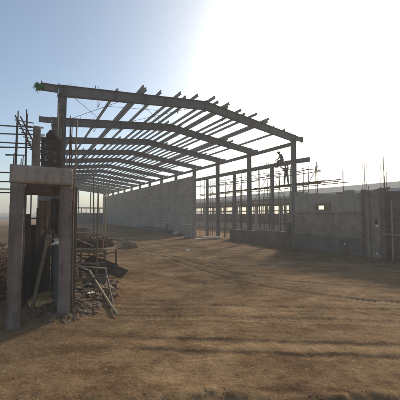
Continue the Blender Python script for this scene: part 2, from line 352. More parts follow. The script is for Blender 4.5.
hh = mth('MULTIPLY_ADD', grit.outputs['Fac'], .4, mth('MULTIPLY_ADD', pat.outputs['Fac'], 1.5, fine.outputs['Fac']))
hh = mth('MULTIPLY_ADD', vo2.outputs['Distance'], -.45, mth('MULTIPLY_ADD', sel, .5, hh))
bp = n.new('ShaderNodeBump'); bp.inputs['Strength'].default_value = .9; bp.inputs['Distance'].default_value = .03
l.new(hh, bp.inputs['Height']); l.new(bp.outputs[0], b.inputs['Normal'])
ground.data.materials.append(m)

# clods and pebbles lying on the soil
mb = MB(); protos = [blob(1, .8, .6, 1, .3, s) for s in range(8)]
def clod(x, y, s):
    vs, fs = random.choice(protos); a = random.uniform(0, 6.28); c, d = math.cos(a), math.sin(a); z = gz(x, y)+s*.15
    mb.add([(x+(p[0]*c-p[1]*d)*s, y+(p[0]*d+p[1]*c)*s, z+p[2]*s) for p in vs], fs)
for _ in range(260): clod(random.uniform(.0, 4.6), 3.98+random.gauss(.02, .08), random.choice((.003, .004, .006, .008, .011)))
for _ in range(1500):
    y = 3.9+8*random.random()**1.6; clod(random.uniform(-.75*y, .78*y), y, random.choice((.003, .004, .006, .009)))
for _ in range(500):
    y = random.uniform(8, 24); clod(random.uniform(-4, .7*y), y, random.choice((.008, .012, .018)))
for _ in range(40):
    y = random.uniform(4.6, 16); clod(random.uniform(-.3*y, .7*y), y, random.uniform(.010, .022))
tag(mb.build('soil_clods', 'clod'), 'small crumbs and clods of brown soil scattered over the bare ground', 'clods', kind='stuff')

lt = MB()
for _ in range(420):
    y = 4.6+16*random.random()**1.5; x = random.uniform(-.6*y, .75*y); a = random.uniform(0, 6.28); e = Vector((math.cos(a), math.sin(a), random.uniform(-.1, .2)))*random.uniform(.008, .026); nn_ = Vector((-math.sin(a), math.cos(a), 0))*random.uniform(.002, .006)
    c = Vector((x, y, gz(x, y)+.008)); lt.add([c-e-nn_, c+e-nn_*.4, c+e+nn_*.4, c-e+nn_], [(0,1,2,3)])
tag(lt.build('straw_litter', 'straw'), 'scraps of straw and wood chips strewn over the yard', 'litter', kind='stuff')

# ------------------------------------------------------------------ steel shed
o_, r_ = (CX, CY, 0), TH
shed = thing('steel_shed', 'large open roofed grey steel portal frame shed skeleton without roofing, ribs running into the distance', 'shed', o_, r_)
def roof_h(u): return EAVE+SLOPE*(u if u < W_/2 else W_-u)
CD, RD = .36, .50
for i in range(NF):
    v = i*BAY
    for side, u in ((0, 0.0), (1, W_)):
        c = MB(); c.ibeam((u, v, .03), (u, v, EAVE-.42), CD, .22, up=(1, 0, 0))
        # haunch head and bracket plates
        c.box((u-CD/2, v-.11, EAVE-.46), (u+CD/2, v+.11, EAVE-.442))
        c.box((u-CD/2, v-.13, EAVE-1.15), (u+CD/2, v+.13, EAVE-1.13))
        cc = c.build('column', 'steel', shed)
        p = MB(); p.box((u-.3, v-.2, 0), (u+.3, v+.2, .028))
        for a in (-.22, .22):
            for b2 in (-.14, .14): p.tube([(u+a, v+b2, .02), (u+a, v+b2, .10)], .012, 6)
        p.build('base_plate', 'steel', cc)
    rf = MB()
    for sgn, ua, ub in ((1, -.16, W_/2), (-1, W_+.16, W_/2)):
        a = Vector((ua, v, roof_h(0)-.25+SLOPE*(-.16 if 1 else 0))); bb = Vector((ub, v, RIDGE-.25))
        rf.ibeam(a, bb, RD, .2)
    for k in range(14):                                  # purlin cleats stand on the top flange
        u = .3+1.1*k+.04; rf.box((u, v-.05, roof_h(u)-.01), (u+.01, v+.05, roof_h(u)+.13+random.uniform(0, .07)))
    for u in (2.4, 5.2, 10.4, 13.2):                     # web stiffeners
        rf.box((u, v-.09, roof_h(u)-.46), (u+.014, v+.09, roof_h(u)-.04))
    rr = rf.build('rafter', 'steel', shed)
    for us in (4.0, W_-4.0):
        sp_ = MB(); sp_.box((us-.016, v-.115, roof_h(us)-.58), (us+.016, v+.115, roof_h(us)+.03))
        for a in range(5):
            for b2 in (-.07, .07): sp_.tube([(us-.05, v+b2, roof_h(us)-.52+.12*a), (us+.05, v+b2, roof_h(us)-.52+.12*a)], .014, 6)
        sp_.build('splice_plate', 'steel', rr)
    pl = MB(); pl.box((W_/2-.02, v-.12, RIDGE-.62), (W_/2+.02, v+.12, RIDGE+.05)); pl.build('end_plate', 'steel', rr)
    for side in (0, 1):
        st = MB(); u0 = -.19 if side == 0 else W_+.19; u1 = -.86 if side == 0 else W_+.98
        dz = SLOPE*.75
        st.ibeam((u0, v, EAVE-.2), (u1, v, EAVE-.19-dz*.6), .32, .15)
        st.box((u1-.012, v-.10, EAVE-.19-dz*.6-.2), (u1+.012, v+.10, EAVE-.19-dz*.6+.24))
        st.build('eave_bracket', 'steel', shed)
    for side, u in ((0, 0.0), (1, W_)):                  # knee end plates
        k = MB(); k.box((u-CD/2-.02, v-.125, EAVE-.55), (u-CD/2, v+.125, EAVE+.05)); k.box((u+CD/2, v-.125, EAVE-.55), (u+CD/2+.02, v+.125, EAVE+.05))
        for a in range(4):
            k.tube([(u-.2, v-.09, EAVE-.5+.15*a), (u+.2, v-.09, EAVE-.5+.15*a)], .014, 6)
        k.build('knee_plate', 'steel', rr)
VEND = (NF-1)*BAY+.3
for k in range(14):
    u = .3+1.1*k
    v0 = -random.uniform(.5, .9) if 3 <= k <= 11 else ((10-.4 if k < 2 else -.08) if k < 3 else -.15)
    if k == 12: v0 = 4.6
    z = MB(); z.zbar((u, v0, roof_h(u)+.004), (u, VEND, roof_h(u)+.004)); z.build('purlin', 'purlin', shed)
    if k in (3, 5, 7, 8, 9, 11):
        du = random.choice((.22, .3, .48, .55)); z = MB(); z.zbar((u+du, v0+.25+(k % 3)*.1, roof_h(u+du)+.004), (u+du, random.choice((21, 31, 46, 61)), roof_h(u+du)+.004)); z.build('purlin', 'purlin', shed)
for k in range(13):                                      # the closer set lines deeper in
    u = .85+1.1*k; z = MB(); v0 = random.choice((9.6, 14.6, 14.7, 19.6)) if k < 6 else random.choice((4.5, 9.6, 4.6))
    z.zbar((u, v0, roof_h(u)+.004), (u, VEND, roof_h(u)+.004), .12, .045); z.build('purlin', 'purlin', shed)
for u, nm in ((0, 'L'), (W_, 'R')):                      # eave struts tie the column heads together
    e = MB()
    for i in range(NF-1): e.ibeam((u, i*BAY+.13, EAVE-.66), (u, (i+1)*BAY-.13, EAVE-.66), .26, .14)
    if u: e.build('eave_strut', 'steel', shed)
def rod(p0, p1, r=.012): b3 = MB(); b3.tube([p0, p1], r, 6); return b3.build('bracing_rod', 'rod', shed)
for i in (0, 5, 10):
    for ua, ub in ((.3, 3.0), (12.2, 15.2), (3.6, 7.4)):
        rod((ua, i*BAY+.1, roof_h(ua)-.3), (ub, (i+1)*BAY-.1, roof_h(ub)-.3)); rod((ub, i*BAY+.1, roof_h(ub)-.3), (ua, (i+1)*BAY-.1, roof_h(ua)-.3))
for i, u, L in ((0, 1.6, 1.0), (0, 6.0, .9), (1, 2.3, .8), (1, 6.9, .5), (0, 9.2, .8), (0, 11.4, .6), (2, 4.1, .6)):
    h = MB(); h.tube([(u, i*BAY+.16, roof_h(u)+.22), (u, i*BAY+.16, roof_h(u)-.45-L*.4)], .016, 6)
    h.tube([(u, i*BAY+.16, roof_h(u)-.45-L*.4), (u+.12, i*BAY+.2, roof_h(u)-.35-L*.2)], .014, 6); h.build('hanging_rod', 'rod', shed)
for i in range(0, 8):
    for ku in (4.1, 10.4):
        s = MB(); s.tube([(ku-1.6, i*BAY+2.5, roof_h(ku-1.6)+.1), (ku+1.6, i*BAY+2.5, roof_h(ku+1.6)+.1)], .011, 5); s.build('sag_rod', 'rod', shed)
# row posts at mid bay and ring beam on the open side
rb = MB(); v0 = -1.15
pts = [(-1.15, 6.42), (0, 6.47), (2.5, 6.5), (5, 6.52), (7.5, 6.56), (10, 6.58), (12.5, 6.6), (15.6, 6.62)]
for (a, za), (b2, zb) in zip(pts[:-1], pts[1:]): rb.bar((W_+.30, a, za), (W_+.30, b2, zb), .2, .32)
bevel(rb.build('ring_beam', 'steel', shed), .012)
for v in (2.5, 7.5, 12.5):
    p = MB(); p.box((W_+.19, v-.12, 0), (W_+.41, v+.12, 6.345+.008*v)); bevel(p.build('post', 'steel', shed), .012)
for i, u in ((1, 3.75), (1, 4.85), (1, 6.1), (2, 3.8), (2, 5.2), (3, 4.6), (1, 9.6)):
    p = MB(); p.box((u-.05, i*BAY-.12, roof_h(u)-.05), (u+.07, i*BAY-.09, roof_h(u)+.06)); p.build('clip', 'yellowpaint', shed)
# the far gable: posts, rail, dwarf wall
vE = (NF-1)*BAY
for u in (3.2, 6.2, 9.2, 12.2, 14.2):
    p = MB(); p.ibeam((u, vE+.3, 0), (u, vE+.3, roof_h(u)-.52), .26, .18, up=(1,0,0)); p.build('gable_post', 'steel', shed)
g = MB(); g.bar((.2, vE+.5, 4.1), (W_-.2, vE+.5, 4.1), .12, .3); g.build('gable_rail', 'steel', shed)
for k in range(13):
    g = MB(); g.box((.9+k*1.13, vE+.42, 2.705), (1.05+k*1.13, vE+.57, 3.94)); g.build('gable_baluster', 'steel', shed)
box('gable_dwarf_wall', (.2, vE+.42, 0), (W_-.2, vE+.62, 2.7), 'darkblock', shed, .01)

# leaves tied to the first bracket
lb = thing('leaf_bunch', 'round bunch of bright green leaves tied to the end of the front left roof bracket', 'leaf bunch', uvw(-.93, 0, EAVE-.30), TH)
t = MB(); tw = MB()
for q in range(60):
    a = random.uniform(0, 6.28); d0 = Vector((math.cos(a)*random.uniform(.3, 1), math.sin(a)*random.uniform(.3, .9), random.uniform(-.8, 1))).normalized()*random.uniform(.10, .215)
    mid_ = d0*.5+Vector((0, 0, .03)); end = d0+Vector((0, 0, -.04*random.random())); tw.tube([(0, 0, 0), mid_, end], .006, 5, .003)
    for _ in range(16):
        c = mid_.lerp(end, random.uniform(-.3, 1.1))+Vector((random.gauss(0, .03), random.gauss(0, .03), random.gauss(0, .03)))
        d = (d0.normalized()+Vector((random.gauss(0, .6), random.gauss(0, .6), random.gauss(-.3, .6)))).normalized()*random.uniform(.03, .055); e = d.cross(Vector((random.gauss(0,1), .3, 1))).normalized()*random.uniform(.014, .026)
        t.add([c-d, c+e, c+d*1.1, c-e], [(0,1,2,3)])
t.build('leaves', 'leaf', lb); tw.build('twigs', 'bark', lb)
tw = MB(); tw.tube([(-.02, -.1, 0), (.05, -.09, .16), (.1, 0, .3), (.05, .1, .16), (-.02, .1, 0), (-.02, -.1, 0)], .008, 5); tw.build('cord', 'jute', lb)

# ------------------------------------------------------------------ long block wall
wall = thing('block_wall', 'long high grey block wall filling the right side of the shed from the fourth column onward', 'wall', uvw(W_, 14.9), TH)
L = 50.6
wv = MB(); hs = [(0, 2.42), (2.58, 4.72), (4.88, 6.86)]
for a, b2 in hs: wv.box((-.2, 0, a), (.2, L, b2))
wv.build('blockwork', 'block', wall)
for a, b2 in ((2.42, 2.58), (4.72, 4.88), (6.86, 7.08)): box('tie_band', (-.204, -.004, a+.001), (.204, L+.004, b2-.001), 'blockcol', wall, .006)
for k in range(11):
    c = MB(); c.box((-.207, -.006+k*5, 0), (.207, .21+k*5, 7.10)); bevel(c.build('tie_column', 'blockcol', wall), .01)
for (vv, hh_) in ((21, 3.6), (8.6, 3.0), (32, 2.2), (13.4, 5.6)):
    box('putlog', (-.6, vv-.04, hh_-.04), (-.2, vv+.04, hh_+.04), 'pole', wall, .006)

# ------------------------------------------------------------------ right masonry wall
ann = thing('masonry_wall', 'half built grey rendered masonry wall with brick pillars at its right end', 'wall', uvw(W_, 0), TH)
# local: x across, y along (v), built from v = .55 down to -5.0
T0, T1 = -.14, .14
box('plinth', (T0-.05, -5.0, 0), (T1+.05, .55, 1.09), 'plinth', ann, .012)
w2 = MB()
w2.box((T0, -5.0, 1.09), (T1, .55, 2.50)); w2.build('middle_wall', 'plaster', ann)
box('lintel_band', (T0-.035, -5.0, 2.50), (T1+.03, .55, 2.60), 'concrete', ann, .01)
up = MB()                                                # upper wall with a slot opening
up.box((T0, -1.95, 2.60), (T1, .35, 3.92)); up.box((T0, -5.0, 2.60), (T1, -2.95, 3.76))
up.box((T0, -2.95, 2.60), (T1, -1.95, 2.80)); up.box((T0, -2.95, 3.06), (T1, -1.95, 3.84))
bevel(up.build('upper_wall', 'bluegrey', ann), .012)
fr = MB(); fr.box((T0-.03, -3.05, 2.72), (T0, -1.85, 2.80)); fr.box((T0-.03, -3.05, 3.06), (T0, -1.85, 3.2)); fr.box((T0-.03, -3.05, 2.80), (T0, -2.66, 3.06)); fr.box((T0-.03, -2.1, 2.80), (T0, -1.85, 3.06))
bevel(fr.build('slot_frame', 'pole', ann), .008)
nic = MB(); nic.box((T0-.075, -4.22, .08), (T0-.052, -3.65, .92)); bevel(nic.build('niche_board', 'brick', ann), .006)
bevel(box('white_tag', (T0-.09, -4.0, .62), (T0-.076, -3.9, .74), 'paper', ann, .003), .003)
# pillars with starter bars
def pillar(v0, v1, top, mat, bars, btop):
    pp = rough_box('pillar', (T0-.06, v0, 0), (T1+.1, v1, top), mat, ann, .005)
    for (x, y) in bars:
        rb_ = MB(); zz = btop+random.uniform(-.35, .15); rb_.tube([(x, y, top-.2), (x+random.uniform(-.02,.02), y, (top+zz)/2), (x+random.uniform(-.05, .05), y+random.uniform(-.05,.05), zz)], .012, 6); rb_.build('rebar', 'rebar', pp)
    return pp
pillar(-5.22, -5.002, 3.92, 'brick', [(-.1, -5.06), (-.1, -5.2), (.14, -5.08), (.14, -5.18)], 5.6)
p2 = pillar(-6.02, -5.23, 3.62, 'plaster', [], 0)
pillar(-6.30, -6.03, 3.86, 'brick', [(-.1, -6.07), (-.1, -6.24), (.14, -6.1), (.14, -6.25)], 5.65)
for (y, z, s) in ((-5.85, 1.85, .07), (-5.8, .32, .06)):
    bevel(box('mortar_patch', (T0-.075, y-s, z-s), (T0-.062, y+s, z+s*.6), 'paper', ann, .01), .01)
d_ = MB(); d_.box((T0-.08, -5.9, 1.95), (T0-.062, -5.74, 2.2)); bevel(d_.build('hole_board', 'darksheet', ann), .006)
fb = MB()                                                # formwork boards around the pillar heads
fb.bar((T0-.1, -5.3, 3.80), (T0-.1, -6.0, 3.66), .03, .12); fb.bar((.26, -5.25, 3.75), (.26, -6.35, 3.95), .03, .14); fb.bar((T0-.1, -5.4, 3.70), (.25, -5.95, 3.98), .05, .08)
fb.build('formwork_board', 'plank', ann)
tb = MB()
for (a, b2, h) in ((.34, -.25, .19), (-.3, -.72, .19), (-.78, -1.1, .11), (-3.4, -3.8, .12), (-3.9, -4.5, .2)): tb.box((T0+.02, b2, 3.92 if a > -2 else 3.76), (T1-.02, a, (3.92 if a > -2 else 3.76)+h))
bevel(tb.build('top_course', 'block', ann), .012)
# brick room beyond the pillars, set back
br = MB(); br.box((.2, -9.2, 0), (.43, -6.305, 2.35)); br.box((.2, -6.95, 2.35), (.43, -6.305, 3.75)); br.box((.2, -9.2, 3.35), (.43, -6.95, 3.75)); br.box((.2, -9.2, 2.35), (.43, -8.6, 3.35))
br.build('brick_infill', 'brick', ann)
gr = MB()
for k in range(9): gr.tube([(.31, -7.05-k*.19, 2.34), (.31, -7.05-k*.19, 3.36)], .012, 6)
for z in (2.6, 2.85, 3.1): gr.tube([(.31, -6.94, z), (.31, -8.61, z)], .012, 6)
gr.build('window_bars', 'rod', ann)
box('return_wall', (.44, -6.8, 0), (4.6, -6.57, 2.30), 'brick', ann, .01)

# low brick plinth wall in the open bays
lw = thing('plinth_wall', 'low dark brick plinth wall between the open steel columns left of the masonry wall', 'wall', uvw(W_-.15, .6), TH)
bk = MB(); bk.box((-.12, 0, 0), (.12, 7.0, 1.0)); bk.box((-.12, 0.05, 1.0), (.12, 3.1, 1.16)); bk.build('brickwork', 'brick', lw)
box('coping', (-.14, 3.12, 1.0), (.14, 7.02, 1.05), 'concrete', lw, .01)
bevel(box('end_pier', (-.17, -.34, 0), (.17, -.005, 1.85), 'brick', lw, .01), .01)

# ------------------------------------------------------------------ scaffold on the open side + workers
scf = thing('pole_scaffold', 'tall thin pole scaffold with planks tied along the open side row of columns', 'scaffold', uvw(W_+1.0, 0), TH)
vs_ = [-2.7, -.75, .55, 1.9, 3.2, 4.4, 5.6, 6.9, 8.2, 9.6, 11.0, 12.4, 13.6, 14.6]
for v in vs_:
    for u in (-.35, .75):
        if v < -2 and u < 0: continue
        p = MB(); top = random.uniform(6.2, 7.2) if v > -2 else random.uniform(5.4, 5.8)
        p.pole((u+random.uniform(-.1,.1), v, 0), (u+random.uniform(-.1,.1), v+random.uniform(-.15,.15), top), .036, 7, .006); p.build('standard', 'darkpole', scf, smooth=True)
for u in (-.3, .8):
    for z, a, b2 in ((4.72, -3.1, 7.2), (4.74, 6.4, 14.8), (5.75, -1.0, 6.8), (5.7, 6.0, 14.6), (3.3, -1.2, 7.0), (3.2, 6.2, 14.4)):
        p = MB(); p.pole((u, a, z+random.uniform(-.06,.06)), (u, b2, z+random.uniform(-.1,.1)), .034, 7, .006); p.build('ledger', 'darkpole', scf, smooth=True)
for v in vs_[1:]:
    for z in (4.78, 5.8):
        p = MB(); e = random.uniform(0, .5); p.pole((-.9, v+.07, z), (1.0+e, v+.07, z+random.uniform(-.04,.04)), .032, 7, .004); p.build('transom', 'darkpole', scf, smooth=True)
for k, (a, b2) in enumerate(((-.75, 1.4), (1.9, 4.4), (4.4, 6.9), (6.9, 9.6), (9.6, 12.4), (12.4, 14.6))):
    p = MB(); p.pole((.85, a, 3.2 if k % 2 else 6.2), (.85, b2, 6.2 if k % 2 else 3.2), .03, 7, .006); p.build('brace', 'darkpole', scf, smooth=True)
for v in (.2, 1.4, 2.6, 3.9, 5.1, 6.2, 7.5, 8.9, 10.2, 11.7, 13.0, 14.2):
    p = MB(); u = random.uniform(1.6, 3.2); p.pole((u, v, 0), (u+random.uniform(-.1,.1), v, random.uniform(4.6, 6.4)), .034, 7, .008); p.build('standard', 'darkpole', scf, smooth=True)
for z, a, b2 in ((1.7, .2, 7.3), (1.75, 6.8, 14.4), (6.25, 1.5, 8.6), (6.3, 8.2, 14.4)):
    p = MB(); p.pole((.86, a, z), (.9, b2, z+.06), .032, 7, .006); p.build('ledger', 'darkpole', scf, smooth=True)
for (u, a, b2, z) in ((-.12, -2.0, 3.4, 4.84), (.16, -2.9, 2.2, 4.84), (.44, -1.2, 3.6, 4.84), (.1, 3.7, 8.1, 4.85), (.38, 4.1, 9, 4.86), (.2, 9.2, 13.8, 4.86)):
    p = MB(); p.bar((u, a, z), (u, b2, z+.02), .25, .045); bevel(p.build('plank', 'plank', scf), .006)

def skinmesh(name, J, E, mat, parent, sub=2):
    keys = list(J); me = bpy.data.meshes.new(name)
    me.from_pydata([J[k][0] for k in keys], [(keys.index(a), keys.index(b2)) for a, b2 in E], [])
    o = bpy.data.objects.new(name, me); col.objects.link(o); o.parent = parent
    s = o.modifiers.new('skin', 'SKIN'); s.use_smooth_shade = True
    for i, k in enumerate(keys):
        r = J[k][1]; r = (r, r) if isinstance(r, (int, float)) else r
        me.skin_vertices[0].data[i].radius = r; me.skin_vertices[0].data[i].use_root = (i == 0)
    ss = o.modifiers.new('sub', 'SUBSURF'); ss.levels = sub; ss.render_levels = sub
    me.materials.append(M[mat]); return o
def worker(label, loc, rot, J0, shirt, trousers):
    t = thing('person', label, 'person', loc, rot)
    P = lambda k: Vector(J0[k])
    J = {'pelvis': (P('pelvis'), .115), 'waist': (P('pelvis').lerp(P('chest'), .45), .105), 'chest': (P('chest'), (.145, .105)), 'neck': (P('neck'), .05), 'headb': (P('neck').lerp(P('head'), .5), .068), 'head': (P('head'), .092), 'crown': (P('head')+(P('head')-P('neck')).normalized()*.09, .06)}
    E = [('pelvis','waist'),('waist','chest'),('chest','neck'),('neck','headb'),('headb','head'),('head','crown')]
    f = Vector(J0['face']); J['nose'] = (P('head')+f*.105-Vector((0,0,.01)), .016); E.append(('head','nose'))
    side = Vector((1, 0, 0))
    for s in 'lr':
        sg = -1 if s == 'l' else 1
        for a, r in (('sh', .058), ('el', .042), ('wr', .03)): J[s+a] = (P(s+a), r)
        for a, r in (('hip', .088), ('kn', .058), ('an', .04)): J[s+a] = (P(s+a), r)
        d = (P(s+'wr')-P(s+'el')).normalized(); pal = P(s+'wr')+d*.07; J[s+'palm'] = (pal, (.036, .02))
        x = d.cross(f).normalized() if d.cross(f).length > .1 else side
        for q in range(4):
            J[s+'f%d' % q] = (pal+x*(.024*(q-1.5))+d*(.045), .010); J[s+'g%d' % q] = (pal+x*(.026*(q-1.5))+d*(.075+.012*(q in (1, 2)))+f*.03, .008)
            E += [(s+'palm', s+'f%d' % q), (s+'f%d' % q, s+'g%d' % q)]
        J[s+'th'] = (pal-d*.03+x*.05*sg+f*.02, .010); E.append((s+'palm', s+'th'))
        fd = Vector(J0.get('toe', (0, 1, 0))); J[s+'heel'] = (P(s+'an')-Vector((0,0,.055))-fd*.03, .034); J[s+'ball'] = (P(s+'an')-Vector((0,0,.06))+fd*.13, .036); J[s+'toe'] = (P(s+'an')-Vector((0,0,.066))+fd*.2, .026)
        E += [('chest', s+'sh'),(s+'sh',s+'el'),(s+'el',s+'wr'),(s+'wr',s+'palm'),('pelvis',s+'hip'),(s+'hip',s+'kn'),(s+'kn',s+'an'),(s+'an',s+'heel'),(s+'heel',s+'ball'),(s+'ball',s+'toe')]
    skinmesh('body', J, E, 'skin', t)
    g = 1.25
    Js = {k: (J[k][0], tuple(q*g for q in J[k][1]) if isinstance(J[k][1], tuple) else J[k][1]*g) for k in ('waist','pelvis','chest','lsh','rsh','lel','rel')}
    Js['lcuff'] = (P('lel').lerp(P('lwr'), .8), .048); Js['rcuff'] = (P('rel').lerp(P('rwr'), .8), .048)
    Js['collar'] = (P('chest').lerp(P('neck'), .7), .07)
    skinmesh('shirt', Js, [('waist','pelvis'),('waist','chest'),('chest','lsh'),('chest','rsh'),('lsh','lel'),('rsh','rel'),('lel','lcuff'),('rel','rcuff'),('chest','collar')], shirt, t)
    Jt = {'pelvis': (P('pelvis')+Vector((0,0,.01)), .12), 'waist': (P('pelvis').lerp(P('chest'), .3), .10)}; Et = [('pelvis','waist')]
    for s in 'lr':
        Jt[s+'hip'] = (P(s+'hip'), .105); Jt[s+'kn'] = (P(s+'kn'), .086); Jt[s+'hem'] = (P(s+'kn').lerp(P(s+'an'), .9), .075)
        Et += [('pelvis',s+'hip'),(s+'hip',s+'kn'),(s+'kn',s+'hem')]
    skinmesh('trousers', Jt, Et, trousers, t)
    hb = MB(); vs, fs = blob(.108, .118, .10, 3, .04, 3)
    c = P('head')+(P('head')-P('neck')).normalized()*.045-f*.025
    hb.add([c+Vector(p) for p in vs], fs); hb.build('hair', 'hair', t, smooth=True)
    return t
std = dict(pelvis=(0,0,.92), chest=(0,.06,1.28), neck=(0,.09,1.44), head=(0,.14,1.56), face=(0,.9,.2),
  lsh=(-.19,.07,1.36), lel=(-.30,.30,1.50), lwr=(-.22,.46,1.66), rsh=(.19,.07,1.36), rel=(.33,.28,1.45), rwr=(.24,.46,1.66),
  lhip=(-.10,0,.88), lkn=(-.14,.04,.48), lan=(-.16,-.03,.085), rhip=(.10,0,.88), rkn=(.13,.07,.48), ran=(.17,.0,.085))
worker('person in dark clothes standing on the scaffold plank, both arms raised to the beam', uvw(W_+1.12, 1.72, 4.873), TH+PI/2+.25, std, 'cloth1', 'cloth2')
sq = dict(pelvis=(0,0,.13), chest=(0,.13,.47), neck=(0,.21,.61), head=(0,.30,.70), face=(0,.85,-.45), toe=(0,1,0),
  lsh=(-.18,.15,.52), lel=(-.29,.26,.34), lwr=(-.16,.40,.22), rsh=(.18,.15,.52), rel=(.31,.22,.33), rwr=(.22,.42,.21),
  lhip=(-.10,0,.11), lkn=(-.15,.38,.08), lan=(-.14,.40,-.34), rhip=(.10,0,.11), rkn=(.14,.39,.08), ran=(.17,.36,-.35))
worker('person in a brown shirt sitting hunched on the beam beside the front right column', uvw(W_+.30, 1.35, 6.64), TH+PI/2-.5, sq, 'cloth3', 'cloth2')

# ------------------------------------------------------------------ left concrete annex frame
fa = thing('concrete_annex', 'raw concrete post and lintel frame standing at the left edge in front of the shed', 'frame', uvw(-.72, -5.0), TH)
def A(u, v, h): return (u+.72, v+5.0, h)
def abox(name, a, b2, mat, bv=.012): return rough_box(name, A(*a), A(*b2), mat, fa)
Bc = []
for (u0, v0) in ((-1.47, -6.66), (-1.47, -4.85), (-1.47, -3.7), (-.46, -6.62), (-.46, -3.7)):
    Bc.append(abox('column', (u0, v0, -.1), (u0+.26, v0+.26, 3.2), 'concrete'))
abox('lintel', (-1.49, -6.68, 3.2), (-.21, -6.39, 3.61), 'concrete_pale')
abox('side_beam', (-1.47, -6.385, 3.2), (-1.21, -3.44, 3.58), 'concrete'); abox('side_beam', (-.50, -6.385, 3.2), (-.24, -3.44, 3.58), 'concrete')
abox('cross_beam', (-1.205, -3.72, 3.2), (-.505, -3.44, 3.57), 'concrete'); abox('cross_beam', (-1.205, -4.85, 3.05), (-.505, -4.59, 3.56), 'brick')
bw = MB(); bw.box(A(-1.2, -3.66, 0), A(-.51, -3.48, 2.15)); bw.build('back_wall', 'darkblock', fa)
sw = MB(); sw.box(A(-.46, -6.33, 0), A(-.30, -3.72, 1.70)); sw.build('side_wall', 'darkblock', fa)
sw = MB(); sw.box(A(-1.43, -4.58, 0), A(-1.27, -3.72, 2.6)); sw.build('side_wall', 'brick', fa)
r2 = MB(); r2.tube([A(-1.2, -4.5, 2.36), A(-.5, -4.5, 2.40)], .022, 7); r2.build('rail', 'darkpole', fa)
stub = abox('stub_column', (-1.08, -4.84, 3.565), (-.89, -4.62, 5.05), 'concrete')
for (x, y) in ((-.45, -6.57), (-.28, -6.57), (-.45, -6.42), (-.28, -6.42), (-.24, -6.5)):
    b4 = MB(); b4.tube([A(x, y, 3.3), A(x+random.uniform(-.02,.03), y, 4.4), A(x+random.uniform(-.04,.05), y, random.uniform(4.7, 5.35))], .011, 6); b4.build('rebar', 'rebar', fa)
for (x, y) in ((-1.44, -6.6), (-1.26, -6.6), (-1.3, -6.45)):
    b4 = MB(); b4.tube([A(x, y, 3.4), A(x+random.uniform(-.02,.03), y, random.uniform(3.75, 3.95))], .011, 6); b4.build('rebar', 'rebar', fa)
# honeycomb brick screen on the cross beam
hs_ = thing('brick_screen', 'narrow brown honeycomb brick screen with square gaps on top of the concrete frame', 'brick screen', uvw(-.55, -3.58, 3.572), TH)
k = MB()
for row in range(15):
    z = row*.097
    if row in (4, 7, 10):
        for (a, b2) in ((-.30, -.19), (-.09, .08), (.18, .30)): k.box((a, -.06, z), (b2, .06, z+.094))
    else:
        off = .11 if row % 2 else 0
        cuts = [-.30, -.30+.13+off*.6, -.02+off*.3, .17, .30]
        for a, b2 in zip(cuts[:-1], cuts[1:]): k.box((a+.002, -.06, z), (b2-.003, .06, z+.093))
bevel(k.build('brickwork', 'oldbrick', hs_), .005)
sk = MB()
for q_, (ox, oz, r0) in enumerate(((-.03, .13, .15), (.07, .11, .13), (.0, .22, .11))):
    vs, fs = blob(r0*1.1, r0, r0*.9, 3, .28, 9+q_); sk.add([(p[0]+ox, p[1], p[2]+oz) for p in vs], fs)
tag(sk.build('jute_sack', 'oldjute', loc=uvw(-.52, -3.58, 3.572+15*.097), rot=TH, smooth=True), 'dark brown rolled jute sack sitting on top of the honeycomb brick screen', 'sack')

# scaffold behind it
s2 = thing('tube_scaffold', 'tube scaffold rising behind the concrete frame at the far left', 'scaffold', (-5.7, 8.7, 0))
def S(x, y, z): return (x+5.7, y-8.7, z)
for (x, y, t2) in ((-5.86, 8.7, 5.45), (-5.70, 8.6, 5.75), (-5.60, 8.75, 5.85), (-5.45, 8.6, 5.66), (-6.9, 8.9, 5.1), (-5.85, 9.6, 5.1)):
    p = MB(); p.pole(S(x, y, 0), S(x+random.uniform(-.05,.05), y, t2), .024, 7, .004); p.build('standard', 'darkpole', s2, smooth=True)
for (xa, xb, y, za, zb) in ((-7.6, -4.95, 8.65, 5.38, 5.22), (-7.6, -4.95, 8.75, 5.1, 5.02), (-7.4, -5.1, 8.6, 4.82, 4.68), (-7.3, -5.1, 8.8, 4.66, 4.62), (-6.15, -5.5, 8.7, 4.37, 4.36), (-7.5, -5.5, 8.7, 3.83, 3.80), (-7.5, -5.5, 8.8, 3.56, 3.52), (-7.4, -5.5, 8.65, 3.30, 3.27), (-7.0, -5.5, 8.7, 3.18, 3.17)):
    p = MB(); p.pole(S(xa, y, za), S(xb, y, zb), .024, 7, .003); p.build('ledger', 'darkpole', s2, smooth=True)
rm = thing('rebar_ladder', 'sloping ladder of dark rebar with many rungs leaning in the left scaffold', 'rebar', (-5.45, 8.5, 4.2))
q_ = [(-5.72, 8.45, 5.55), (-5.08, 8.45, 4.35)]
for dx in (0, .1):
    p = MB(); p.tube([(q_[0][0]+dx+5.45, q_[0][1]-8.5+dx, q_[0][2]-4.2), (q_[1][0]+dx+5.45, q_[1][1]-8.5+dx, q_[1][2]-4.2)], .022, 6); p.build('rail', 'rebar', rm)
for i in range(9):
    t_ = .1+.11*i; x = -5.72+.64*t_; z = 5.55-1.2*t_
    p = MB(); p.tube([(x-.06+5.45, -.08, z-4.2-.03), (x+random.uniform(.22, .42)+5.45, .18, z-4.2-.05)], .016, 6); p.build('rung', 'rebar', rm)
tag((lambda p: (p.pole((0,0,0), (.03,0,6.3), .028, 7, .004), p.build('timber_pole', 'pole', loc=(-4.86, 9.3, 0), smooth=True))[1])(MB()), 'slim upright pole rising beside the honeycomb brick screen above the concrete frame', 'pole')

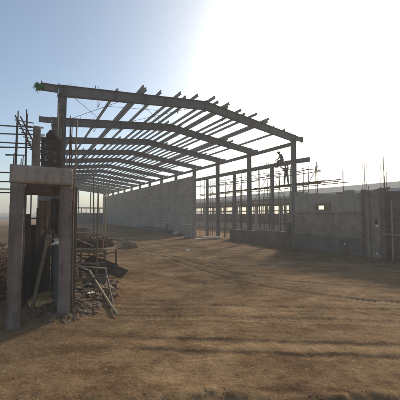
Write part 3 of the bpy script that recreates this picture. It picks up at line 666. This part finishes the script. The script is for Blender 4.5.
# clutter inside the frame
pr = MB(); pr.bar((0, 0, .02), (.72, -.62, 1.98), .09, .04, up=(0,1,0))
tag(bevel(pr.build('prop_plank', 'plank', loc=(-4.42, 7.45, 0)), .006), 'long pale plank leaning diagonally against the right post of the concrete frame', 'plank')
bg_ = MB(); rs_ = np.random.default_rng(5); Nn = 9
vs = [((a/Nn-.5)*.30+rs_.normal()*.004, (b2/Nn-.5)*.22+rs_.normal()*.004, .035+.025*math.sin(a*.9+b2*.5)+rs_.normal()*.010+.05*(a/Nn)) for a in range(Nn+1) for b2 in range(Nn+1)]
bg_.add(vs, [(a*(Nn+1)+b2, a*(Nn+1)+b2+1, (a+1)*(Nn+1)+b2+1, (a+1)*(Nn+1)+b2) for a in range(Nn) for b2 in range(Nn)])
pb = bg_.build('paper_bag', 'paper', loc=uvw(-.46, -6.1, 1.71), rot=TH+.3); pm = pb.modifiers.new('solid', 'SOLIDIFY'); pm.thickness = .012
tag(pb, 'crumpled white paper cement bag lying on the low wall beside the leaning plank', 'bag')
bl = MB(); bl.box((-.2, -.1, 0), (.2, .1, .2)); 
def cloth(name, wd, ht, mat, loc, rot, label, cat, seed):
    rs = np.random.default_rng(seed); N = 14; K = 18; mb2 = MB(); vs = []
    ph = rs.uniform(0, 6, 4)
    for j in range(K+1):
        for i in range(N+1):
            s_ = i/N-.5; t_ = j/K
            vs.append((s_*wd*(1-.25*t_*math.sin(ph[0])), .04*math.sin(s_*14+ph[1])*(.3+t_)+.02*math.sin(s_*31+ph[2]+t_*3), -t_*ht*(1-.12*math.sin(s_*6+ph[3]))))
    fs = [(j*(N+1)+i, j*(N+1)+i+1, (j+1)*(N+1)+i+1, (j+1)*(N+1)+i) for j in range(K) for i in range(N)]
    mb2.add(vs, fs); o = mb2.build(name, mat, loc=loc, rot=rot, smooth=True); sd_ = o.modifiers.new('solid', 'SOLIDIFY'); sd_.thickness = .006
    return tag(o, label, cat)
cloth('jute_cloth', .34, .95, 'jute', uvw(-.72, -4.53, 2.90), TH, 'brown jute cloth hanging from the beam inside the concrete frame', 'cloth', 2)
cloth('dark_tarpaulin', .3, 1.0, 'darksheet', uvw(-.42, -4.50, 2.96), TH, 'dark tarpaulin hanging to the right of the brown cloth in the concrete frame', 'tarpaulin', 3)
st = MB()
for _ in range(900):
    a = random.uniform(0, 6.28); rr_ = .5*math.sqrt(random.random()); x, y = rr_*math.cos(a)*1.05, rr_*math.sin(a)*.6; z = .24*(1-(rr_/.52)**2)*random.uniform(.4, 1.1)
    b2 = random.uniform(0, 6.28); e = Vector((math.cos(b2), math.sin(b2), random.uniform(-.3, .5)))*random.uniform(.05, .12); nrm = Vector((-math.sin(b2), math.cos(b2), .2))*.006
    c = Vector((x, y, z+.02)); st.add([c-e-nrm, c+e-nrm, c+e+nrm, c-e+nrm], [(0,1,2,3)])
vs, fs = blob(.5, .3, .17, 3, .15, 4); st.add([(p[0], p[1], max(p[2], -.05)) for p in vs], fs)
tag(st.build('straw_heap', 'straw', loc=(-4.30, 7.95, .02)), 'heap of yellow straw and shavings on the ground inside the concrete frame', 'straw')
# dry brush at the left edge
def brush(loc, rx, ry, h, nn, label, mat='brush'):
    b5 = MB()
    for _ in range(nn):
        a = random.uniform(0, 6.28); rr_ = math.sqrt(random.random()); z = h*random.random()*(1-.75*rr_**1.6)
        c = Vector((rx*rr_*math.cos(a), ry*rr_*math.sin(a), z)); d = Vector((random.gauss(0,1), random.gauss(0,1), random.gauss(0,.8))).normalized()*random.uniform(.04, .10)
        e = d.cross(Vector((random.gauss(0,1), random.gauss(0,1), .5))).normalized()*random.uniform(.012, .035); b5.add([c-d, c+e, c+d, c-e], [(0,1,2,3)])
    for _ in range(40):
        a = random.uniform(0, 6.28); rr_ = math.sqrt(random.random())
        b5.tube([(rx*.4*rr_*math.cos(a), ry*.4*rr_*math.sin(a), -.02), (rx*rr_*math.cos(a), ry*rr_*math.sin(a), h*random.uniform(.4, 1)*(1-.5*rr_))], .008, 4, .003)
    return tag(b5.build('dry_bush', mat, loc=loc), label, 'bush')
brush((-6.7, 8.8, 0), 1.1, .9, 1.35, 2600, 'tallest rust brown dry bush, just left of the concrete frame')
brush((-9.4, 12.4, 0), 1.5, 1.2, 1.5, 2400, 'wide rust brown dry bush at the left edge, behind the tallest one')
brush((-6.3, 7.2, 0), .7, .6, .6, 1200, 'low tan brown dry bush nearest to the left post of the concrete frame')

# ------------------------------------------------------------------ rubble and platform right of the frame
rb5 = MB()
for _ in range(4200):
    a = random.uniform(0, 6.28); rr_ = math.sqrt(random.random())*random.choice((1, 1, 1.15)); x = -3.42+.82*rr_*math.cos(a)-.12*(rr_*math.sin(a)); y = 8.3+1.75*rr_*math.sin(a)
    s = random.choice((.008, .012, .012, .018, .018, .025, .035, .05, .075)); vs, fs = random.choice(protos); b2 = random.uniform(0, 6.28); c, d = math.cos(b2), math.sin(b2)
    z = gz(x, y)+random.uniform(0, .10)*(1-rr_)
    tl = random.uniform(-.5, .5); rb5.add([(x+(p[0]*c-p[1]*d)*s, y+(p[0]*d+p[1]*c)*s, z+(p[2]+tl*p[0])*s) for p in vs], fs)
tag(rb5.build('rubble_heap', 'rubble'), 'spread of broken brick and stone rubble beside the concrete frame', 'rubble', kind='stuff')
pf = thing('trestle_platform', 'low plank platform on timber posts behind the rubble, piled with bricks', 'platform', (-4.6, 11.7, 0))
def T(x, y, z): return (x+4.6, y-11.7, z)
for x, y in ((-5.75, 11.1), (-4.7, 11.05), (-3.75, 11.05), (-5.75, 12.5), (-4.7, 12.5), (-3.75, 12.5)):
    p = MB(); p.pole(T(x, y, 0), T(x, y, 1.02), .05, 8, .01); p.build('post', 'pole', pf, smooth=True)
for y in (11.0, 12.55):
    p = MB(); p.pole(T(-6.0, y, 1.0), T(-3.6, y, 1.02), .04, 8, .006); p.build('bearer', 'bamboo', pf, smooth=True)
for i in range(7):
    y = 11.05+i*.235; p = MB(); e = random.uniform(-.15, .15); p.bar(T(-6.0+e, y, 1.065+.004*(i % 2)), T(-3.62+e, y, 1.065+.004*(i % 2)), .21, .04); bevel(p.build('plank', 'plank', pf), .006)
p = MB(); p.pole(T(-6.0, 10.9, .62), T(-3.7, 10.9, .60), .035, 8, .006); p.build('brace', 'pole', pf, smooth=True)
bm0 = MB(); bm0.box((-.115, -.055, 0), (.115, .055, .075)); brk = bevel(bm0.build('brick', 'brickpc'), .006)
BL = 'loose red brown brick in the pile on the plank platform'
nb = 0
def put(x, y, z, a, tilt=0, label=BL, group='bricks piled on the plank platform'):
    global nb
    o = brk if nb == 0 else brk.copy()
    if nb: col.objects.link(o)
    nb += 1; o.location = (x, y, z); o.rotation_euler = (tilt, random.uniform(-.1, .1) if tilt else 0, a); tag(o, label, 'brick', group)
for cx_, cy_, ny_, ht in ((-5.6, 11.35, 3, 5), (-5.2, 11.4, 3, 4), (-4.75, 11.45, 3, 6), (-4.4, 11.5, 3, 5), (-4.05, 11.4, 3, 6)):
    for z in range(ht):
        for j in range(ny_):
            if z == ht-1 and random.random() < .35: continue
            put(cx_+random.uniform(-.03, .03), cy_+j*.24+random.uniform(-.02,.02), 1.09+z*.077, PI/2*(z % 2)*0+random.uniform(-.12, .12))
for _ in range(24): put(random.uniform(-4.3, -2.85), random.uniform(7.2, 10.4), .08+random.uniform(.0, .06), random.uniform(0, 3), random.uniform(-.5, .5), 'loose broken brick lying on the rubble beside the concrete frame', 'bricks on the rubble')
for k in range(3):
    sk = MB(); vs, fs = blob(.27, .2, .13, 3, .12, 30+k); sk.add([(p[0], p[1], p[2]+.12) for p in vs], fs)
    tag(sk.build('sack', 'jute', loc=((-5.4, -4.55, -3.95)[k], 12.35, 1.09), rot=k*.7, smooth=True), ('brown sack at the left end of the brick piled platform', 'brown sack in the middle of the platform behind the bricks', 'brown sack at the right end of the brick piled platform')[k], 'sack')
def pole_thing(name, p0, p1, r, mat, label, cat='pole', bend=.006):
    p0 = Vector(p0); p = MB(); p.pole((0,0,0), Vector(p1)-p0, r, 8, bend); return tag(p.build(name, mat, loc=p0, smooth=True), label, cat)
pole_thing('timber_pole', (-4.02, 12.0-.2, 0), (-4.0, 11.8, 3.55), .036, 'bamboo', 'upright pale pole standing at the right end of the brick platform')
pole_thing('timber_pole', (-3.68, 9.95, 0), (-3.66, 9.95, 3.5), .034, 'pole', 'upright brown pole standing on the rubble in front of the brick platform')
pole_thing('timber_pole', (-4.85, 11.98+.9, 0), (-4.98, 12.9, 4.5), .036, 'pole', 'tallest upright pole, behind the brick platform')
pole_thing('timber_pole', (-4.95, 10.6, 0), (-5.0, 10.6, 3.3), .03, 'pole', 'thin upright pole at the left of the brick platform next to the concrete frame')
pole_thing('bamboo_pole', (-4.1, 10.4, .42), (-2.0, 6.86, .05), .04, 'bamboo', 'pale bamboo pole lying over the rubble towards the foreground', 'pole', .004)
pole_thing('timber_pole', (-3.75, 11.0, .48), (-2.12, 7.0, .06), .035, 'darkpole', 'dark pole lying on the ground along the right edge of the rubble', 'pole', .004)
pole_thing('bamboo_pole', (-5.9, 10.8, 1.14), (-3.5, 10.85, 1.13), .035, 'bamboo', 'horizontal pale pole lashed along the front of the brick platform', 'pole')
pole_thing('scaffold_standard', uvw(-.14, -6.5, 0), uvw(-.12, -6.5, 4.9), .022, 'pole', 'upright pole tied against the right post of the concrete frame', 'pole')
# tilted mortar boards and trough
mbo = MB(); mbo.bar((0, 0, 0), (1.25, -.45, -.28), .75, .03, up=(0, -.5, .6))
tag(bevel(mbo.build('mortar_board', 'darksheet', loc=(-4.55, 11.0, .62)), .006), 'dark tilted board propped on the rubble in front of the brick platform', 'board')
mbo = MB(); mbo.bar((0, 0, 0), (.62, -.2, -.18), .5, .03, up=(0, -.4, .7))
tag(bevel(mbo.build('mortar_board', 'darksheet', loc=(-3.62, 11.4, .28)), .006), 'smaller dark board lying right of the upright pole by the brick platform', 'board')
tr = MB()
tr.box((-.36, -.2, .0), (.36, .2, .02)); tr.box((-.36, -.22, 0), (.36, -.2, .3)); tr.box((-.36, .2, 0), (.36, .22, .3)); tr.box((-.38, -.22, 0), (-.36, .22, .3)); tr.box((.36, -.22, 0), (.38, .22, .3))
tag(bevel(tr.build('mortar_trough', 'plinth', loc=(-3.55, 9.55, .10), rot=.2), .006), 'grey open mortar trough on the rubble beside the leaning bamboo', 'trough')
for k, (x, y, a) in enumerate(((-3.75, 8.45, .3), (-3.1, 8.0, 1.2), (-3.3, 9.1, 2.0))):
    sc_ = MB(); rs_ = np.random.default_rng(60+k); vs = [((a-2)*.05+rs_.normal()*.008, (b2-1.5)*.05+rs_.normal()*.008, rs_.normal()*.012) for a in range(5) for b2 in range(4)]
    sc_.add(vs, [(a*4+b2, a*4+b2+1, (a+1)*4+b2+1, (a+1)*4+b2) for a in range(4) for b2 in range(3)])
    tag(sc_.build('paper_scrap', 'paper', loc=(x, y, gz(x, y)+.10), rot=a), ('white paper scrap on the rubble nearest the right post', 'white paper scrap at the front of the rubble', 'white paper scrap at the back of the rubble by the trough')[k], 'paper')
# dark timber post, props and loose boards
dp = MB(); dp.bar((0, 0, -.05), (0, .01, 3.195), .13, .13, up=(0, 1, 0))
tag(bevel(dp.build('timber_post', 'darktimber', loc=uvw(-.115, -6.30), rot=TH), .01), 'thick dark timber post standing against the right post of the concrete frame', 'post')
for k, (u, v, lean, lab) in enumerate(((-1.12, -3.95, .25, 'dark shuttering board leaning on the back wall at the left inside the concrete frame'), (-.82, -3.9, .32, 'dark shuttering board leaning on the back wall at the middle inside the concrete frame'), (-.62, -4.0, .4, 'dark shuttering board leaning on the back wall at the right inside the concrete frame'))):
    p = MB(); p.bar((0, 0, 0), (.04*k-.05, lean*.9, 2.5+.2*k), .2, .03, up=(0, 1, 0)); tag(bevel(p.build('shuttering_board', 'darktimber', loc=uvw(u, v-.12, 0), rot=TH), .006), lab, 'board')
bd0 = None
def offcut(x, y, z, L_, a, pitch, wd=.12, mt='plank'):
    global bd0
    if bd0 is None:
        p = MB(); p.bar((-.5, 0, 0), (.5, 0, 0), .12, .028); bd0 = bevel(p.build('offcut_board', 'plank'), .005); o = bd0
    else:
        o = bd0.copy(); col.objects.link(o)
    o.location = (x, y, z); o.rotation_euler = (random.uniform(-.3, .3), pitch, a); o.scale = (L_, random.uniform(.5, 1.2), 1)
    tag(o, 'brown offcut board tangled in the debris around the brick platform', 'board', 'offcut boards around the brick platform')
for _ in range(26): offcut(random.uniform(-5.6, -4.2), random.uniform(10.0, 12.6), random.uniform(.12, .8), random.uniform(.7, 1.9), random.gauss(.1, .5), random.gauss(0, .22))
for _ in range(16): offcut(random.uniform(-5.6, -3.9), random.uniform(11.1, 12.5), random.uniform(1.25, 1.6), random.uniform(.6, 1.6), random.gauss(.1, .6), random.gauss(0, .2))
for _ in range(14): offcut(random.uniform(-4.0, -2.9), random.uniform(7.4, 9.8), random.uniform(.1, .25), random.uniform(.4, 1.2), random.gauss(-1.0, .7), random.gauss(0, .12))
for k in range(9):
    u, v = random.uniform(1, 5.5), random.uniform(5, 45); x, y, _z = uvw(u, v)
    vs, fs = blob(random.uniform(.5, 1.3), random.uniform(.4, .9), random.uniform(.2, .5), 3, .2, 200+k)
    if k == 0: dh = MB()
    dh.add([(p[0]+x, p[1]+y, p[2]) for p in vs], fs)
tag(dh.build('spoil_heaps', 'clod'), 'low heaps of dug brown soil along the left side inside the shed', 'soil', kind='stuff')
# stacks further inside on the left
for k, (u, v, wd, h) in enumerate(((2.4, 12, 1.2, .9), (3.6, 20, 1.6, 1.0), (1.6, 28, 1.4, 1.2))):
    bs = MB()
    for z in range(int(h/.08)):
        for j in range(int(wd/.24)):
            bs.box((j*.245-wd/2, -.25+random.uniform(-.02,.02), z*.08), (j*.245+.235-wd/2, .25+random.uniform(-.02,.02), z*.08+.076))
    tag(bs.build('brick_stack', 'brickpc', loc=uvw(u, v), rot=TH+.2*k), ('nearest low red brick stack inside the shed at left', 'middle red brick stack far inside the shed at left', 'farthest red brick stack inside the shed at left')[k], 'brick stack')

# ------------------------------------------------------------------ things at the foot of the block wall
bm1 = MB(); bm1.box((-.2, -.1, 0), (.2, .1, .195)); cb = bevel(bm1.build('concrete_block', 'bluegrey'), .008)
first = True; base = uvw(13.0, 11.2)
for z in range(7):
    for i in range(3):
        for j in range(2):
            if z == 6 and i == 2: continue
            o = cb if first else cb.copy()
            if not first: col.objects.link(o)
            first = False
            c, s = math.cos(.25), math.sin(.25); x = (i-1)*.41+random.uniform(-.02,.02); y = j*.22+random.uniform(-.01,.01)
            o.location = base+Vector((x*c-y*s, x*s+y*c, .01+z*.197)); o.rotation_euler = (0,0,.25+random.uniform(-.04,.04))
            tag(o, 'grey concrete block in the square stack at the open end of the block wall', 'block', 'blocks stacked by the wall end')
for k, (u, v, mt, rx, lab) in enumerate(((13.4, 15.2, 'sack', .45, 'pale grey cement sack at the wall foot left of the block stack'), (13.9, 16.6, 'jute', .5, 'brown sack at the wall foot left of the pale cement sack'), (13.2, 14.0, 'redbrown', .38, 'dark red sack lying just left of the block stack'), (14.3, 18.4, 'darksheet', .6, 'dark bundle at the wall foot beside the long beam'))):
    sk = MB(); vs, fs = blob(rx, rx*.6, .24, 3, .14, 70+k); sk.add([(p[0], p[1], p[2]+.2) for p in vs], fs)
    tag(sk.build('sack', mt, loc=uvw(u, v), rot=TH+k, smooth=True), lab, 'sack')
sb = MB(); sb.ibeam((0, 0, .3), (0, 11.5, .3), .5, .24); sb.box((-.3, .8, 0), (.3, 1.0, .05)); sb.box((-.3, 10.2, 0), (.3, 10.4, .05))
tag(sb.build('steel_beam', 'steel', loc=uvw(14.6, 20.5), rot=TH), 'long spare steel beam lying on the ground along the foot of the block wall', 'beam')
sp_ = MB(); sp_.pole((0,0,0), (.02,0,1.2), .12, 10, .01); tag(sp_.build('timber_stump', 'darkpole', loc=uvw(14.2, 19.9), smooth=True), 'short dark timber post standing at the near end of the spare beam', 'post')
for k, (u, v, L_, a, z) in enumerate(((13.9, 9.3, 2.6, -.55, .05), (13.6, 8.9, 2.2, -.35, .10), (14.6, 9.6, 2.0, -.8, .16))):
    pk = MB(); pk.bar((-L_/2, 0, z), (L_/2, 0, z+.05), .26, .04)
    tag(bevel(pk.build('plank', 'paleplank', loc=uvw(u, v), rot=a+TH), .006), ('longest pale plank lying between the block stack and brick plinth wall', 'lower left pale plank lying in front of the longest one', 'topmost short pale plank lying across the other two')[k], 'plank')
stn = MB(); vs, fs = blob(.13, .1, .08, 2, .25, 91); stn.add(vs, fs)
tag(stn.build('stone', 'paper', loc=(-.81, 18.9, .05)), 'single whitish stone on the bare ground in the middle of the yard', 'stone')
for k, (v, top, lab) in enumerate(((-6.45, 4.6, 'tallest thin pole beside the right brick pillar'), (-5.62, 4.1, 'thin pole standing in front of the rendered pillar between the brick pillars'), (-7.4, 4.3, 'thin dark pole right of the upright bamboo at the right edge'))):
    pole_thing('timber_pole', uvw(W_-.34-.1*k, v, 0), uvw(W_-.3, v+.1, top), .026, 'darkpole', lab, 'pole')
for k, (v, top, lab) in enumerate(((-.9, 2.3, 'left thin prop leaning against the grey masonry wall'), (-3.2, 2.6, 'right thin prop leaning against the grey masonry wall'))):
    pole_thing('timber_prop', uvw(W_-.75, v-.1, 0), uvw(W_-.19, v, top), .022, 'pole', lab, 'prop')
for k in range(20):
    a = random.choice(((-.6, -5.5), (.5, -4), (-5, -8), (1, 7)))
    vs, fs = blob(random.uniform(.06, .2), random.uniform(.05, .14), random.uniform(.04, .1), 2, .25, 300+k)
    if k == 0: rw = MB()
    p0 = uvw(W_-random.uniform(.25, 1.0), random.uniform(*a)); rw.add([(p[0]+p0.x, p[1]+p0.y, p[2]+.03) for p in vs], fs)
tag(rw.build('wall_foot_rubble', 'rubble'), 'bits of broken masonry along the foot of the right wall', 'rubble', kind='stuff')
pole_thing('bamboo_pole', uvw(W_-.55, -6.75, 0), uvw(W_-.5, -6.75, 3.2), .04, 'bamboo', 'upright bamboo pole in front of the red brick room at the right edge', 'pole')
pole_thing('bamboo_pole', uvw(W_-.45, -6.2, 1.42), uvw(W_-.45, -8.8, 1.40), .035, 'bamboo', 'horizontal bamboo pole tied across the red brick room at the right edge', 'pole')

# ------------------------------------------------------------------ second, lower shed on the right
s2d = thing('low_shed', 'long low open shed with grey sheet roof and tan columns in the right background', 'shed', uvw(29, 0), TH)
VA, VB = -22, 75
rf = MB()
def sheet(mbx, x0, z0, x1, z1, va, vb, pitch=.25):
    nseg = int((vb-va)/pitch); 
    for i in range(nseg):
        a = va+i*pitch
        for (o1, o2, d1, d2) in ((0, .5, 0, .035), (.5, 1, .035, 0)):
            y0 = a+o1*pitch; y1 = a+o2*pitch; mbx.add([(x0,y0,z0+d1),(x1,y0,z1+d1),(x1,y1,z1+d2),(x0,y1,z0+d2)], [(0,1,2,3)])
sheet(rf, -.5, 4.95, 6, 6.25, VA, VB); rr = rf.build('roof', 'roof', s2d)
rf = MB(); sheet(rf, 12.5, 4.95, 6, 6.25, VA, VB); rf.build('roof', 'roof', s2d)
box('gutter', (-.62, VA, 4.66), (-.5, VB, 4.93), 'palesheet', s2d, 0)
box('front_beam', (-.15, VA, 4.02), (.15, VB, 4.6), 'concrete', s2d, 0)
box('rear_beam', (11.85, VA, 4.1), (12.15, VB, 4.7), 'concrete', s2d, 0)
for i in range(20):
    v = VA+.5+i*5
    box('column', (-.2, v, 0), (.2, v+.4, 4.0), 'tanpost', s2d, .01); box('rear_column', (11.8, v, 0), (12.2, v+.4, 4.08), 'tanpost', s2d, .01)
box('rear_wall', (11.88, VA, 0), (12.12, VB, 2.55), 'bluesheet', s2d, 0)
rl = MB(); rl.bar((12, VA, 3.12), (12, VB, 3.12), .08, .22)
for i in range(38): rl.box((11.95, VA+2+i*2.5, 2.56), (12.05, VA+2.25+i*2.5, 4.08))
rl.build('window_frame', 'rod', s2d)
box('front_parapet', (-.12, VA, 0), (.12, VB, .95), 'tanpost', s2d, .01)
for i in range(3):
    box('machine', (5, -6+i*13, 0), (7, -3.4+i*13, 1.5), 'bluesheet', s2d, .05)

# ------------------------------------------------------------------ far off: wood and boundary wall
fw = MB()
for _ in range(5200):
    ang = random.uniform(-1.05, .95); dist = random.uniform(330, 420); x = dist*math.sin(ang); y = dist*math.cos(ang)
    hh2 = 4.2+2.2*math.sin(ang*23)+1.5*math.sin(ang*61+1); z = random.random()*max(hh2, 1.5)
    s = random.uniform(.7, 1.7); d = Vector((random.gauss(0,1), random.gauss(0,1), random.gauss(0,.7))).normalized()*s; e = d.cross(Vector((random.gauss(0,1), random.gauss(0,1), 1))).normalized()*s*.7
    c = Vector((x, y, z)); fw.add([c-d, c+e, c+d, c-e], [(0,1,2,3)])
tag(fw.build('distant_wood', 'treeleaf'), 'low hazy line of far off trees along the horizon', 'trees', kind='stuff')
bw_ = MB(); bw_.box((-60, -.15, 0), (60, .15, 1.3)); tag(bw_.build('boundary_wall', 'white', loc=(-128, 110, 0), rot=.35), 'long low white boundary wall far off at the left edge', 'wall')

# ------------------------------------------------------------------ hazy air
hz = MB(); hz.box((-480, -60, -1.2), (480, 450, 13.5))
hm = bpy.data.materials.new('dusty air'); hm.use_nodes = True; hn = hm.node_tree.nodes; hn.clear()
ho = hn.new('ShaderNodeOutputMaterial'); pv = hn.new('ShaderNodeVolumePrincipled'); hm.node_tree.links.new(pv.outputs[0], ho.inputs['Volume'])
pv.inputs['Density'].default_value = .0034; pv.inputs['Color'].default_value = (.95, .93, .90, 1); pv.inputs['Anisotropy'].default_value = .2
tag(hz.build('haze', hm), 'pale dusty air over the whole site', 'haze', kind='stuff')
